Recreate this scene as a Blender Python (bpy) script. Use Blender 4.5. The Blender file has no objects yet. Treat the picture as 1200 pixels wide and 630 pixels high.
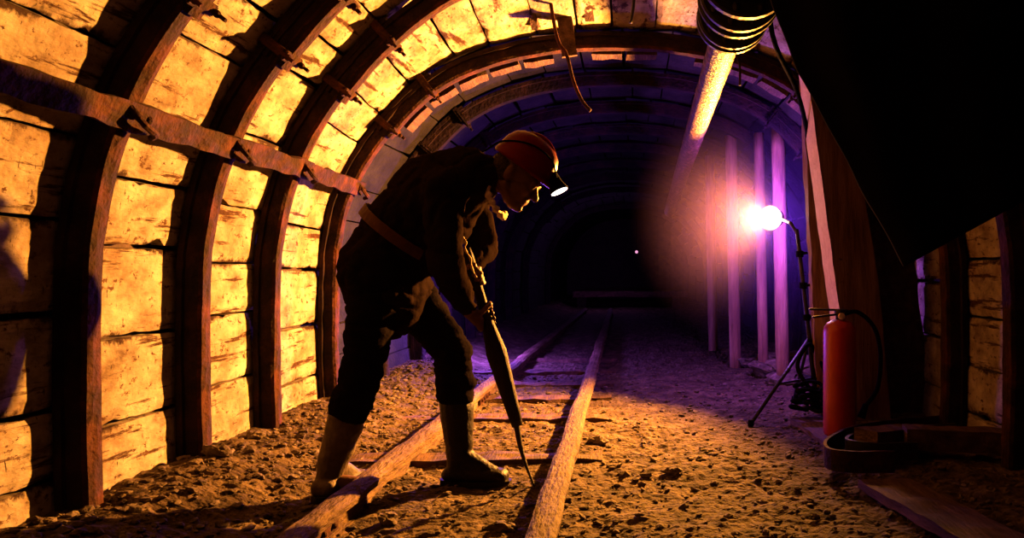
import bpy, bmesh, math, random
from mathutils import Vector, Matrix, noise
random.seed(7)
C = bpy.context.scene.collection
PI = math.pi

# ------------------------------------------------------------------ camera, world, lights
CAMZ = 0.85; F = 900.0; VX, VY = 740.0, 315.0
cam = bpy.data.cameras.new('camera'); camo = bpy.data.objects.new('camera', cam); C.objects.link(camo)
camo.location = (0, 0, CAMZ); camo.rotation_euler = (PI/2, 0, 0)
cam.sensor_width = 36; cam.lens = 36*F/1200; cam.shift_x = -(VX-600)/1200; cam.shift_y = 0
cam.clip_start = 0.05
bpy.context.scene.camera = camo
vs = bpy.context.scene.view_settings
vs.view_transform = 'Standard'; vs.look = 'None'; vs.gamma = 1; vs.use_curve_mapping = False
vs.exposure = 0.0
w = bpy.data.worlds.new('world'); bpy.context.scene.world = w; w.use_nodes = True
w.node_tree.nodes['Background'].inputs[0].default_value = (0.35, 0.10, 0.55, 1)
w.node_tree.nodes['Background'].inputs[1].default_value = 0.02

LAMP = Vector((0.915, 4.98, 1.18))
def light(name, typ, loc, energy, color, aim=None, **kw):
    l = bpy.data.lights.new(name, typ); l.energy = energy; l.color = color
    for k, v in kw.items(): setattr(l, k, v)
    o = bpy.data.objects.new(name, l); C.objects.link(o); o.location = loc
    if aim is not None:
        o.rotation_euler = (Vector(aim)-Vector(loc)).to_track_quat('-Z', 'Y').to_euler()
    return o
light('flood_light', 'SPOT', LAMP+Vector((-0.06, -0.07, 0.0)), 4600, (1.0, 0.36, 0.042),
      aim=LAMP+Vector((-0.84, -0.55, -0.06)), shadow_soft_size=0.04, spot_size=math.radians(130), spot_blend=0.85)
light('violet_light', 'POINT', LAMP+Vector((-0.01, 0.10, 0.0)), 150, (0.42, 0.10, 1.0), shadow_soft_size=0.05)
light('track_fill', 'POINT', (-1.25, 6.7, 0.45), 160, (0.30, 0.09, 1.0), shadow_soft_size=0.06)  # added source with no visible lamp, brightens the track and left wall violet
light('far_light', 'POINT', (-0.5, 15.7, 1.1), 14.0, (0.5, 0.16, 0.9), shadow_soft_size=0.05)

# ------------------------------------------------------------------ helpers
def at(px, py, d): return Vector(((px-VX)/F*d, d, CAMZ+(VY-py)/F*d))
def smooth(t): t = max(0, min(1, t)); return t*t*(3-2*t)
def lerp(a, b, t): return a+(b-a)*t
def interp(tab, x):
    if x <= tab[0][0]: return tab[0][1]
    for (x0, y0), (x1, y1) in zip(tab, tab[1:]):
        if x <= x1: return lerp(y0, y1, (x-x0)/(x1-x0))
    return tab[-1][1]

def link(name, me, m, parent=None, sm=False):
    o = bpy.data.objects.new(name, me); C.objects.link(o)
    if m is not None: me.materials.append(m)
    if sm:
        for p in me.polygons: p.use_smooth = True
    if parent is not None:
        o.parent = parent; r = parent
        while r.parent is not None: r = r.parent
        me.transform(Matrix.Translation(-Vector(r.location)))      # children keep coordinates local to their thing
    return o
def obj(name, bm, m, parent=None, sm=False):
    bmesh.ops.recalc_face_normals(bm, faces=bm.faces)
    me = bpy.data.meshes.new(name); bm.to_mesh(me); bm.free()
    return link(name, me, m, parent, sm)
def tag(o, label, cat, group=None, kind=None):
    o['label'] = label
    if cat: o['category'] = cat
    if group: o['group'] = group
    if kind: o['kind'] = kind
    return o
def thing(name, label, cat, loc=(0, 0, 0), group=None):
    o = bpy.data.objects.new(name, None); C.objects.link(o); o.location = loc; o.empty_display_size = 0.1
    return tag(o, label, cat, group)
def struct(o): o['kind'] = 'structure'; return o
def dup(root, off, label, group=None):
    r = root.copy(); C.objects.link(r); r.location = Vector(root.location)+Vector(off); r['label'] = label
    if group: r['group'] = group
    for ch in list(root.children):
        c = ch.copy(); C.objects.link(c); c.parent = r
        for g in ch.children:
            d = g.copy(); C.objects.link(d); d.parent = c
    return r

def box(bm, c, s, rot=None, bev=0.0):
    M = Matrix.Translation(Vector(c))
    if rot is not None: M = M @ (rot if isinstance(rot, Matrix) else Matrix.Rotation(rot[1], 4, rot[0]))
    r = bmesh.ops.create_cube(bm, size=1, matrix=Matrix.Diagonal((*s, 1)))
    if bev:
        es = list({e for v in r['verts'] for e in v.link_edges})
        rb = bmesh.ops.bevel(bm, geom=es, offset=bev, segments=2, affect='EDGES')
        vv = list({v for f in rb['faces'] for v in f.verts} | {v for v in r['verts'] if v.is_valid})
    else: vv = r['verts']
    bmesh.ops.transform(bm, matrix=M, verts=vv)
    return vv
def frame(d):
    d = d.normalized(); up = Vector((0, 0, 1)) if abs(d.z) < 0.9 else Vector((1, 0, 0))
    a = d.cross(up).normalized(); return a, a.cross(d).normalized()
def tube(bm, pts, rad, n=10, cap=True, sq=1.0):
    pts = [Vector(p) for p in pts]; rings = []
    if not isinstance(rad, (list, tuple)): rad = [rad]*len(pts)
    a = None
    for i, p in enumerate(pts):
        d = (pts[min(i+1, len(pts)-1)]-pts[max(i-1, 0)]).normalized()
        if a is None: a, b = frame(d)
        else:
            a = (a-d*a.dot(d)).normalized(); b = a.cross(d)
        rings.append([bm.verts.new(p+(a*math.cos(2*PI*k/n)+b*math.sin(2*PI*k/n)*sq)*rad[i]) for k in range(n)])
    for r0, r1 in zip(rings, rings[1:]):
        for k in range(n): bm.faces.new((r0[k], r0[(k+1) % n], r1[(k+1) % n], r1[k]))
    if cap: bm.faces.new(rings[0]); bm.faces.new(rings[-1][::-1])
def lathe(bm, prof, M=Matrix(), n=24):
    """prof: (radius, height) from bottom to top"""
    rings = [[bm.verts.new(M @ Vector((r*math.cos(2*PI*k/n), r*math.sin(2*PI*k/n), z))) for k in range(n)] for r, z in prof]
    for r0, r1 in zip(rings, rings[1:]):
        for k in range(n): bm.faces.new((r0[k], r0[(k+1) % n], r1[(k+1) % n], r1[k]))
    bm.faces.new(rings[0][::-1]); bm.faces.new(rings[-1])
def bezier(pts, n=8):
    """Catmull-Rom through pts"""
    P = [Vector(p) for p in pts]; P = [2*P[0]-P[1]]+P+[2*P[-1]-P[-2]]; out = []
    for i in range(1, len(P)-2):
        for k in range(n):
            t = k/n; a, b, c, d = P[i-1:i+3]
            out.append(0.5*((2*b)+(c-a)*t+(2*a-5*b+4*c-d)*t*t+(3*b-a-3*c+d)*t**3))
    out.append(P[-2]); return out
def rough(bm, amp, sc=8, seed=0):
    bm.normal_update()
    for v in bm.verts:
        v.co += v.normal*amp*noise.noise(v.co*sc+Vector((seed, seed*2.3, 0)))
def plank(bm, p0, p1, wd, th, up=Vector((0, 0, 1)), seg=10, jit=0.004, seed=0):
    """board along p0-p1, width across, thickness along up; edges worn"""
    p0, p1 = Vector(p0), Vector(p1); d = (p1-p0).normalized(); s = d.cross(up).normalized(); u = s.cross(d).normalized()
    rings = []
    cs = [(-.5, -.5), (0, -.5), (.5, -.5), (.5, 0), (.5, .5), (.25, .5), (0, .5), (-.25, .5), (-.5, .5), (-.5, 0)]
    for i in range(seg+1):
        c = p0.lerp(p1, i/seg); r = []
        for a, b in cs:
            q = c+s*a*wd+u*b*th
            q += (s*noise.noise(q*9+Vector((seed, 0, 0)))+u*noise.noise(q*11+Vector((0, seed, 5))))*jit
            r.append(bm.verts.new(q))
        rings.append(r)
    n = len(cs)
    for r0, r1 in zip(rings, rings[1:]):
        for k in range(n): bm.faces.new((r0[k], r0[(k+1) % n], r1[(k+1) % n], r1[k]))
    bm.faces.new(rings[0]); bm.faces.new(rings[-1][::-1])
def ell(bm, c, r, rot=None, n=12):
    M = Matrix.Translation(Vector(c))
    if rot is not None: M = M @ rot
    bmesh.ops.create_uvsphere(bm, u_segments=n, v_segments=max(6, n*2//3), radius=1, matrix=M @ Matrix.Diagonal((*r, 1)))
def cap(bm, a, b, ra, rb=None, flat=None, n=14):
    """tapered capsule; flat=(axis vector, factor) squeezes the section"""
    a, b = Vector(a), Vector(b); rb = ra if rb is None else rb
    start = len(bm.verts)
    d = b-a; L = d.length; dn = d.normalized() if L > 1e-6 else Vector((0, 0, 1)); u, v = frame(dn)
    rings = []
    for t in (-80, -55, -28, 0): rings.append((a+dn*ra*math.sin(math.radians(t)), ra*math.cos(math.radians(t))))
    for t in (0, 28, 55, 80): rings.append((b+dn*rb*math.sin(math.radians(t)), rb*math.cos(math.radians(t))))
    R = []
    for c, r in rings:
        row = []
        for k in range(n):
            o = (u*math.cos(2*PI*k/n)+v*math.sin(2*PI*k/n))*r
            if flat: o = o-flat[0]*o.dot(flat[0])*(1-flat[1])
            row.append(bm.verts.new(c+o))
        R.append(row)
    for r0, r1 in zip(R, R[1:]):
        for k in range(n): bm.faces.new((r0[k], r0[(k+1) % n], r1[(k+1) % n], r1[k]))
    bm.faces.new(R[0][::-1]); bm.faces.new(R[-1])
def fuse(name, bm, m, parent, voxel, smo=3, wr=None):
    """melts overlapping volumes into one continuous skin"""
    bmesh.ops.recalc_face_normals(bm, faces=bm.faces)
    me = bpy.data.meshes.new(name); bm.to_mesh(me); bm.free()
    o = bpy.data.objects.new(name, me); C.objects.link(o)
    r = o.modifiers.new('r', 'REMESH'); r.mode = 'VOXEL'; r.voxel_size = voxel
    s = o.modifiers.new('s', 'SMOOTH'); s.iterations = smo; s.factor = 0.5
    dg = bpy.context.evaluated_depsgraph_get()
    me2 = bpy.data.meshes.new_from_object(o.evaluated_get(dg))
    bpy.data.objects.remove(o)
    if wr:
        b2 = bmesh.new(); b2.from_mesh(me2); b2.normal_update()
        for v in b2.verts: v.co += v.normal*wr(v.co)
        b2.to_mesh(me2); b2.free()
    me2.name = name
    return link(name, me2, m, parent, True)

# ------------------------------------------------------------------ materials
def mat(name, cols, scale=6, stretch=(1, 1, 1), rgh=0.8, metal=0.0, bump=0.3, bscale=40, stain=None, dist=0.02, spec=0.12, detail=8, grime=None):
    m = bpy.data.materials.new(name); m.use_nodes = True; nt = m.node_tree; N = nt.nodes; L = nt.links
    p = N['Principled BSDF']; p.inputs['Roughness'].default_value = rgh; p.inputs['Metallic'].default_value = metal
    p.inputs['Specular IOR Level'].default_value = spec
    tc = N.new('ShaderNodeTexCoord'); mp = N.new('ShaderNodeMapping'); mp.inputs['Scale'].default_value = stretch
    L.new(tc.outputs['Object'], mp.inputs[0])
    n1 = N.new('ShaderNodeTexNoise'); n1.inputs['Scale'].default_value = scale; n1.inputs['Detail'].default_value = detail
    n1.inputs['Roughness'].default_value = 0.65
    L.new(mp.outputs[0], n1.inputs['Vector'])
    r = N.new('ShaderNodeValToRGB'); L.new(n1.outputs[0], r.inputs[0]); e = r.color_ramp.elements
    while len(e) < len(cols): e.new(0.5)
    for i, c in enumerate(cols): e[i].position = 0.3+0.4*i/max(1, len(cols)-1); e[i].color = (*c, 1)
    out = r.outputs[0]
    if stain:
        for (ss, st, lo, hi, col) in stain:
            mp2 = N.new('ShaderNodeMapping'); mp2.inputs['Scale'].default_value = st; L.new(tc.outputs['Object'], mp2.inputs[0])
            n2 = N.new('ShaderNodeTexNoise'); n2.inputs['Scale'].default_value = ss; n2.inputs['Detail'].default_value = 9; n2.inputs['Roughness'].default_value = .68
            L.new(mp2.outputs[0], n2.inputs['Vector'])
            mr = N.new('ShaderNodeMapRange'); mr.inputs[1].default_value = lo; mr.inputs[2].default_value = hi
            L.new(n2.outputs[0], mr.inputs[0])
            mx = N.new('ShaderNodeMix'); mx.data_type = 'RGBA'; L.new(mr.outputs[0], mx.inputs[0]); L.new(out, mx.inputs[6])
            mx.inputs[7].default_value = (*col, 1); out = mx.outputs[2]
    if grime:      # dirt packed into the joints
        at_ = N.new('ShaderNodeAttribute'); at_.attribute_name = 'grime'
        ng = N.new('ShaderNodeTexNoise'); ng.inputs['Scale'].default_value = 26; ng.inputs['Detail'].default_value = 9; ng.inputs['Roughness'].default_value = .7
        L.new(tc.outputs['Object'], ng.inputs['Vector'])
        ad = N.new('ShaderNodeMath'); ad.operation = 'ADD'; L.new(at_.outputs['Fac'], ad.inputs[0]); L.new(ng.outputs[0], ad.inputs[1])
        mr = N.new('ShaderNodeMapRange'); mr.inputs[1].default_value = .93; mr.inputs[2].default_value = 1.12; L.new(ad.outputs[0], mr.inputs[0])
        mx = N.new('ShaderNodeMix'); mx.data_type = 'RGBA'; L.new(mr.outputs[0], mx.inputs[0]); L.new(out, mx.inputs[6]); mx.inputs[7].default_value = (*grime, 1)
        out = mx.outputs[2]
    L.new(out, p.inputs['Base Color'])
    if bump:
        n3 = N.new('ShaderNodeTexNoise'); n3.inputs['Scale'].default_value = bscale; n3.inputs['Detail'].default_value = 6
        L.new(mp.outputs[0], n3.inputs['Vector']); b = N.new('ShaderNodeBump'); b.inputs['Strength'].default_value = bump
        b.inputs['Distance'].default_value = dist; L.new(n3.outputs[0], b.inputs['Height']); L.new(b.outputs[0], p.inputs['Normal'])
    return m
def emis(name, col, s):
    m = bpy.data.materials.new(name); m.use_nodes = True; p = m.node_tree.nodes['Principled BSDF']
    p.inputs['Base Color'].default_value = (*col, 1); p.inputs['Emission Color'].default_value = (*col, 1)
    p.inputs['Emission Strength'].default_value = s; return m

M_slab = mat('lagging_slab', [(.08, .055, .035), (.22, .185, .14), (.36, .32, .265)], 9, (1, .6, 1), .9, bump=.6, bscale=35,
             stain=[(3, (1, 1, 1), .5, .75, (.12, .07, .04)), (9, (1, .22, 2.4), .565, .62, (.030, .012, .006)), (28, (1, .7, 1.2), .575, .64, (.05, .022, .01)), (40, (1, 2.2, .5), .62, .67, (.02, .01, .006))], grime=(.02, .009, .005))
M_shade = mat('shaded_slab', [(.003, .0025, .003), (.010, .008, .009), (.018, .015, .015)], 6, (1, .6, 1), .9, bump=.6, bscale=35)  # slabs beyond the fourth arch, the gloom there painted into their colour
M_rock = mat('back_rock', [(.03, .02, .02), (.07, .045, .035)], 6, bump=.8, bscale=15)
M_rust = mat('rusty_steel', [(.006, .003, .003), (.022, .0065, .004), (.062, .017, .007)], 9, (1, 1, 1), .85, 0, bump=.6, bscale=45,
             stain=[(22, (1, 1, 1), .62, .70, (.03, .015, .012))])
M_web = mat('shaded_web', [(.003, .002, .004), (.009, .004, .006), (.022, .009, .008)], 9, (1, 1, 1), .9, 0, bump=.6, bscale=45)  # rib sides darkened, their shade painted into the steel colour
M_dsteel = mat('dark_steel', [(.006, .005, .005), (.022, .016, .016)], 9, rgh=.5, metal=.2, bump=.3, bscale=40, spec=.3)
M_dirt = mat('dirt', [(.012, .007, .005), (.055, .036, .022), (.115, .082, .054)], 8, rgh=.95, bump=1.0, bscale=30, dist=.03,
             stain=[(30, (1, 1, 1), .62, .68, (.012, .007, .004))])
M_stone = mat('stone', [(.02, .014, .01), (.07, .05, .036), (.15, .12, .09)], 14, rgh=.9, bump=.6, bscale=50)
M_rail = mat('muddy_rail', [(.03, .015, .009), (.085, .05, .028), (.15, .10, .06)], 9, (2, .5, 2), .85, bump=.8, bscale=45)
M_wood = mat('old_timber', [(.02, .01, .008), (.06, .033, .022), (.11, .06, .04)], 7, (3, .4, 3), .8, bump=.5, bscale=40)
M_woodv = mat('old_timber_upright', [(.07, .033, .024), (.17, .09, .06), (.26, .155, .10)], 7, (3, 3, .35), .8, bump=.4, bscale=40,
              stain=[(20, (1, 1, 2), .64, .70, (.05, .025, .02))])
M_pipe = mat('scaly_pipe', [(.004, .002, .002), (.05, .02, .010), (.24, .12, .06)], 30, rgh=.5, metal=.3, bump=1.0, bscale=60, spec=.3)
M_black = mat('black_rubber', [(.002, .0018, .002), (.005, .004, .005)], 8, rgh=.9, bump=.2, bscale=30, spec=.02)
M_tarp = mat('black_tarp', [(.006, .005, .007), (.012, .01, .013)], 5, rgh=1, bump=.1, bscale=20, spec=0)
M_jack = mat('dark_jacket', [(.007, .0045, .0045), (.015, .009, .008)], 10, rgh=1, bump=.2, bscale=90, spec=0)
M_trou = mat('dark_trousers', [(.004, .003, .0045), (.010, .0075, .009)], 12, rgh=1, bump=.2, bscale=90, spec=0)
M_handle = mat('black_handle', [(.008, .005, .005), (.025, .014, .010)], 12, (3, 3, .5), .7, bump=.3, bscale=60)
M_boot = mat('muddy_boot', [(.03, .02, .015), (.07, .05, .033), (.13, .10, .07)], 10, rgh=.6, bump=.3, bscale=60)
M_boot2 = mat('dark_boot', [(.006, .0045, .004), (.014, .010, .008)], 10, rgh=.5, bump=.3, bscale=60)
M_skin = mat('skin', [(.07, .03, .02), (.12, .055, .035)], 12, rgh=.55, bump=.15, bscale=90)
M_helm = mat('red_helmet', [(.07, .0008, .002), (.11, .0015, .004)], 7, rgh=.35, spec=.05, bump=.05, bscale=40)
M_red = mat('red_paint', [(.22, .008, .006), (.32, .016, .011)], 5, rgh=.4, spec=.4, bump=.05, bscale=40)
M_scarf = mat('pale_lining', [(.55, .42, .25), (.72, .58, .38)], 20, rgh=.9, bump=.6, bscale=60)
M_belt = mat('leather_belt', [(.05, .018, .008), (.09, .034, .014)], 12, rgh=.6)
M_hair = mat('dark_hair', [(.02, .012, .01), (.05, .03, .02)], 60, rgh=.8, bump=.8, bscale=150)
M_lens = emis('lamp_lens', (1, .93, .85), 4.0)
M_bulb = emis('flood_lens', (1, .72, .62), 60)
M_far = emis('far_bulb', (.9, .35, .6), 1.2)

# ------------------------------------------------------------------ tunnel profile
CX = -0.10
inA = [(1.59, -.3), (1.59, 0), (1.60, .4), (1.595, .85), (1.575, 1.02), (1.55, 1.15), (1.505, 1.29), (1.44, 1.44), (1.36, 1.58), (1.27, 1.70),
       (1.15, 1.84), (1.02, 1.97), (.84, 2.11), (.6, 2.23), (.3, 2.30), (0, 2.32)]
outB = [(1.72, -.3), (1.74, 0), (1.76, .4), (1.75, .9), (1.73, 1.08), (1.69, 1.25), (1.62, 1.42), (1.54, 1.56), (1.44, 1.70), (1.32, 1.84), (1.17, 1.98),
        (1.0, 2.09), (.78, 2.18), (.52, 2.245), (.26, 2.28), (0, 2.29)]
def fullcurve(half):
    pts = [Vector((-h, 0, z)) for h, z in half]+[Vector((h, 0, z)) for h, z in half[::-1][1:]]
    return bezier(pts, 6)
def resample(P, n):
    L = [0]
    for a, b in zip(P, P[1:]): L.append(L[-1]+(b-a).length)
    out = []; j = 0
    for i in range(n):
        t = L[-1]*i/(n-1)
        while j < len(L)-2 and L[j+1] < t: j += 1
        out.append(P[j].lerp(P[j+1], (t-L[j])/max(1e-9, L[j+1]-L[j])))
    return out
NS = 241
def offset(P, d):
    out = []
    for i, p in enumerate(P):
        t = (P[min(i+1, len(P)-1)]-P[max(i-1, 0)]).normalized(); n = Vector((-t.z, 0, t.x))  # left base -> crown: outward
        out.append(p+n*d)
    return out
cA = resample(fullcurve(inA), NS); cB = resample(offset(fullcurve(outB), -0.12), NS)
nA = [(b-a) for a, b in zip(cA, offset(cA, 1))]; nB = [(b-a) for a, b in zip(cB, offset(cB, 1))]
def prof(s, y, off):
    """point on the tunnel skin: s 0..1 left foot to right foot, off = distance outside the ribs' inner line"""
    x = max(0, min(NS-1.0001, s*(NS-1))); i = int(x); f = x-i; t = smooth((y-3.74)/(4.50-3.74))
    a = cA[i].lerp(cA[i+1], f)+nA[i].lerp(nA[i+1], f)*off; b = cB[i].lerp(cB[i+1], f)+nB[i].lerp(nB[i+1], f)*off
    p = a.lerp(b, t); return Vector((p.x+CX, y, p.z))
LEN = sum((b-a).length for a, b in zip(cA, cA[1:]))

ARCH = [2.43, 3.07, 3.69, 4.54]; DEEP = [5.45, 6.4, 7.4, 8.5, 9.8, 11.2, 13.0]
bays = [0.35, 1.10, 1.77]+ARCH+DEEP+[15.0, 17.0, 19.5, 22.0]

# wall slabs
walls = {'wall_left': bmesh.new(), 'ceiling': bmesh.new(), 'wall_right': bmesh.new()}
for b_ in walls.values(): b_.verts.layers.float.new('grime')
rows = 27
def slab(bm, s0, s1, y0, y1, off, nu, nv, seed, th=.05):
    """a lagging slab with chipped edges and an uneven face"""
    g = []
    for iu in range(nu+1):
        row = []
        for iv in range(nv+1):
            u, v = iu/nu, iv/nv
            s = lerp(s0, s1, u); y = lerp(y0, y1, v)
            q = Vector((s*LEN*9, y*9, seed*.37))
            if iu in (0, nu):
                k = noise.noise(q*1.1)+.6*noise.noise(q*3.1); s += (k*.004 if iu == 0 else k*.004)/LEN*1.2
                if k > .42: s += (.016 if iu == 0 else -.016)*min(1, (k-.42)*3)/LEN
            e = .006*noise.noise(q*.8)+.004*noise.noise(q*2.5)
            edge = .007 if iu in (0, nu) else 0
            row.append(prof(s, y, off+e+edge))
        g.append(row)
    F_ = [[bm.verts.new(p) for p in r] for r in g]
    lay = bm.verts.layers.float['grime']
    for iu in range(nu+1):
        for iv in range(nv+1):
            e = min(iu, nu-iu)/nu*(s1-s0)*LEN; q = Vector((s0*LEN*3+iu*.1, lerp(y0, y1, iv/nv)*5, seed*.7))
            F_[iu][iv][lay] = max(0, .62-e/.05*.5)*(.35+.9*max(0, .35+noise.noise(q)))
    for iu in range(nu):
        for iv in range(nv): bm.faces.new((F_[iu][iv], F_[iu+1][iv], F_[iu+1][iv+1], F_[iu][iv+1]))
    # returns (thickness) along the rim
    rim = [(iu, 0) for iu in range(nu+1)]+[(nu, iv) for iv in range(1, nv+1)]+[(iu, nv) for iu in range(nu-1, -1, -1)]+[(0, iv) for iv in range(nv-1, 0, -1)]
    B = []
    for iu, iv in rim:
        p = g[iu][iv]; s = lerp(s0, s1, iu/nu); y = lerp(y0, y1, iv/nv)
        n = (prof(s, y, 1)-prof(s, y, 0)).normalized(); B.append(bm.verts.new(p+n*th))
    for k in range(len(rim)):
        a = F_[rim[k][0]][rim[k][1]]; b = F_[rim[(k+1) % len(rim)][0]][rim[(k+1) % len(rim)][1]]
        bm.faces.new((a, b, B[(k+1) % len(rim)], B[k]))
for bi, (y0, y1) in enumerate(zip(bays, bays[1:])):
    near = y1 < 4.6; random.seed(100+bi)
    cuts = [0]
    hs = [random.uniform(.72, 1.28) for _ in range(rows)]; tot = sum(hs)
    for h in hs: cuts.append(cuts[-1]+h/tot)
    for r in range(rows):
        s0, s1 = cuts[r], cuts[r+1]; mid = (s0+s1)/2
        bm = walls['wall_left' if mid < .30 else 'wall_right' if mid > .70 else 'ceiling']
        gap = random.choice((.003, .004, .005, .010))/LEN
        slab(bm, s0+gap, s1-gap, y0+.004, y1-.004, .100+random.uniform(-.006, .009), 8 if near else 2, 22 if near else 3, bi*31+r)
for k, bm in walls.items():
    o = struct(obj(k, bm, M_slab)); o.data.materials.append(M_shade)
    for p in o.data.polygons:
        if p.center.y > 4.56: p.material_index = 1  # deep slabs take the colour with painted shade
# rock behind the slabs
bm = bmesh.new(); prev = None
for y in [0.3, 2, 3, 3.7, 4, 4.3, 4.6, 6, 9, 13, 18, 22.2]:
    ring = [bm.verts.new(prof(i/60, y, .19)) for i in range(61)]
    ring2 = [bm.verts.new(prof(i/60, y, .45)) for i in range(61)]
    if prev:
        for k in range(60):
            bm.faces.new((prev[0][k], prev[0][k+1], ring[k+1], ring[k])); bm.faces.new((prev[1][k+1], prev[1][k], ring2[k], ring2[k+1]))
    prev = (ring, ring2)
struct(obj('wall_rock_shell', bm, M_rock))
bm = bmesh.new(); box(bm, (CX, 22.2, 1.1), (3.9, .2, 3.2)); bmesh.ops.subdivide_edges(bm, edges=bm.edges, cuts=10, use_grid_fill=True); rough(bm, .15, 2)
struct(obj('wall_far', bm, M_rock))

# ------------------------------------------------------------------ ground
def gh(x, y):
    v = Vector((x, y, 0))
    h = .022*noise.noise(v*2.2)+.016*noise.noise(v*6)+.010*noise.noise(v*15+Vector((3, 0, 0)))
    h += .10*smooth((-1.18-x)/.42)+.06*smooth((x-.85)/.5)
    if -1.0 < x < -.28: h -= .012
    k = .7 if abs(x+.65) < .55 else 1
    return h*k
bm = bmesh.new(); ys = [0.6]
while ys[-1] < 22: ys.append(ys[-1]+max(.013, (ys[-1]-3.2)*.016))
xs = [-2.15+i*.0165 for i in range(255)]; prev = None
for y in ys:
    row = []
    for x in xs:
        v = Vector((x, y, 0)); h = gh(x, y)
        c = noise.cell(Vector((x*34+noise.noise(v*20)*1.2, y*26, 0)))
        h += .010*abs(noise.noise(v*30))+.003*(c-.5)+.006*noise.noise(Vector((x*9, y*30, 2)))
        row.append(bm.verts.new((x, y, h)))
    if prev:
        for k in range(len(xs)-1): bm.faces.new((prev[k], prev[k+1], row[k+1], row[k]))
    prev = row
struct(obj('floor', bm, M_dirt, sm=False))

def stone(bm, c, r, seed, flat=.6):
    rs = bmesh.ops.create_icosphere(bm, subdivisions=1 if r < .03 else 3, radius=r)['verts']
    R = Matrix.Rotation(seed*1.7, 3, 'Z') @ Matrix.Rotation(seed*.9 % .6, 3, 'X')
    for v in rs:
        n = v.co.normalized(); q = n*1.6+Vector((seed*3.1, seed, 0))
        v.co = n*r*(1+.35*noise.noise(q)+.12*(noise.cell(q*2)-.5))
        v.co = R @ Vector((v.co.x*1.25, v.co.y*.85, v.co.z*flat)); v.co += Vector(c)
bm = bmesh.new(); random.seed(5)
for i in range(5200):
    y = 1.9+random.random()**1.2*4.5
    x = random.choice((random.uniform(-1.75, -1.1), random.uniform(-1.75, 1.5), random.uniform(-.95, 1.3)))
    r = random.choice((.005, .006, .008, .011, .016)) * random.uniform(.7, 1.2)
    if x < -1.3: r *= 1.35
    stone(bm, (x, y, gh(x, y)+r*.35), r, i*.13, .55)
tag(obj('rubble', bm, M_stone), 'small stones and splinters strewn over the tunnel floor', 'rubble', kind='stuff')

# ------------------------------------------------------------------ rails and sleepers
def rail(x0, x1, label):
    t = thing('rail', label, 'rail', (x0, 1.0, 0), 'mine track rails')
    sec = [(-.055, -.02), (-.055, 0), (-.018, .014), (-.014, .055), (-.038, .068), (-.041, .092), (-.026, .104), (0, .108), (.026, .104),
           (.041, .092), (.038, .068), (.014, .055), (.018, .014), (.055, 0), (.055, -.02)]
    bm = bmesh.new(); prev = None; n = 170
    for i in range(n+1):
        y = 1.0+14*(i/n)**1.5; x = lerp(x0, x1, (y-1)/10)+.012*noise.noise(Vector((x0*7, y*.9, 0)))
        ring = []
        for a, b in sec:
            q = Vector((x0*20+a*9, y*5, b*9)); k = 1+.16*noise.noise(q)+.10*noise.noise(q*3)
            ring.append(bm.verts.new((x+a*k*1.12, y, -.022+b*(1+.06*noise.noise(q*2)))))
        if prev:
            for k in range(len(sec)): bm.faces.new((prev[k], prev[(k+1) % len(sec)], ring[(k+1) % len(sec)], ring[k]))
        else: bm.faces.new(ring)
        prev = ring
    bm.faces.new(prev[::-1]); obj('rail_bar', bm, M_rail, t)
    for y in (2.35, 4.95):
        x = lerp(x0, x1, (y-1)/10)
        bm = bmesh.new(); box(bm, (x+.024, y, .022), (.014, .34, .05), bev=.004)
        for k in (-.12, -.04, .04, .12): ell(bm, (x+.034, y+k, .024), (.01, .01, .01), n=8)
        obj('joint_plate', bm, M_rust, t)
rail(-1.00, -.93, 'left muddy mine rail running between the feet of the bent person')
rail(-.255, -.36, 'right muddy mine rail, beside the pick point')
for i, y in enumerate([2.05, 3.42, 4.35, 5.0, 5.62, 6.3, 7.1]):
    bm = bmesh.new(); plank(bm, (-1.28, y, -.028), (-.13, y+.03, -.022), .15, .075, seed=i, jit=.02, seg=14)
    o = obj('sleeper', bm, M_wood)
    wh = ['nearest to the viewer, under the left boot', 'just behind the front boot', 'third from the viewer', 'fourth from the viewer, lit by the lamp',
          'fifth from the viewer, lit violet', 'sixth from the viewer in violet light', 'farthest one in the dark'][i]
    tag(o, 'half buried timber sleeper across the track, '+wh, 'sleeper', 'track sleepers')

# ------------------------------------------------------------------ steel arches
SEC = [(-.040, 0), (-.012, -.004), (.012, -.004), (.040, 0), (.047, .02), (.050, .085), (.066, .09), (.066, .122), (.03, .122), (0, .10), (-.03, .122),
       (-.066, .122), (-.066, .09), (-.050, .085), (-.047, .02)]
def sweep(y, s0, s1, off, n, seed, wk=1.0, mirror=0):
    bm = bmesh.new(); prev = None; yy = y if y < 3.8 else 4.6
    for i in range(n+1):
        s = lerp(s0, s1, i/n); ring = []
        for v, r in SEC:
            q = Vector((s*40+seed, v*10, r*10)); k = .006*noise.noise(q)+.004*noise.noise(q*2.7)
            p = prof(s, yy, off+r*.76+k); ring.append(bm.verts.new((p.x, y+v*wk*.82+k*.8, p.z)))
        if prev:
            for k in range(len(SEC)): bm.faces.new((prev[k], prev[(k+1) % len(SEC)], ring[(k+1) % len(SEC)], ring[k]))
        else: bm.faces.new(ring)
        prev = ring
    bm.faces.new(prev[::-1])
    return bm
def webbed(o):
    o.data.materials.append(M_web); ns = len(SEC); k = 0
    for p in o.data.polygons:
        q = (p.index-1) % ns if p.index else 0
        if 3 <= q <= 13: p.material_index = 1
    return o
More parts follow.
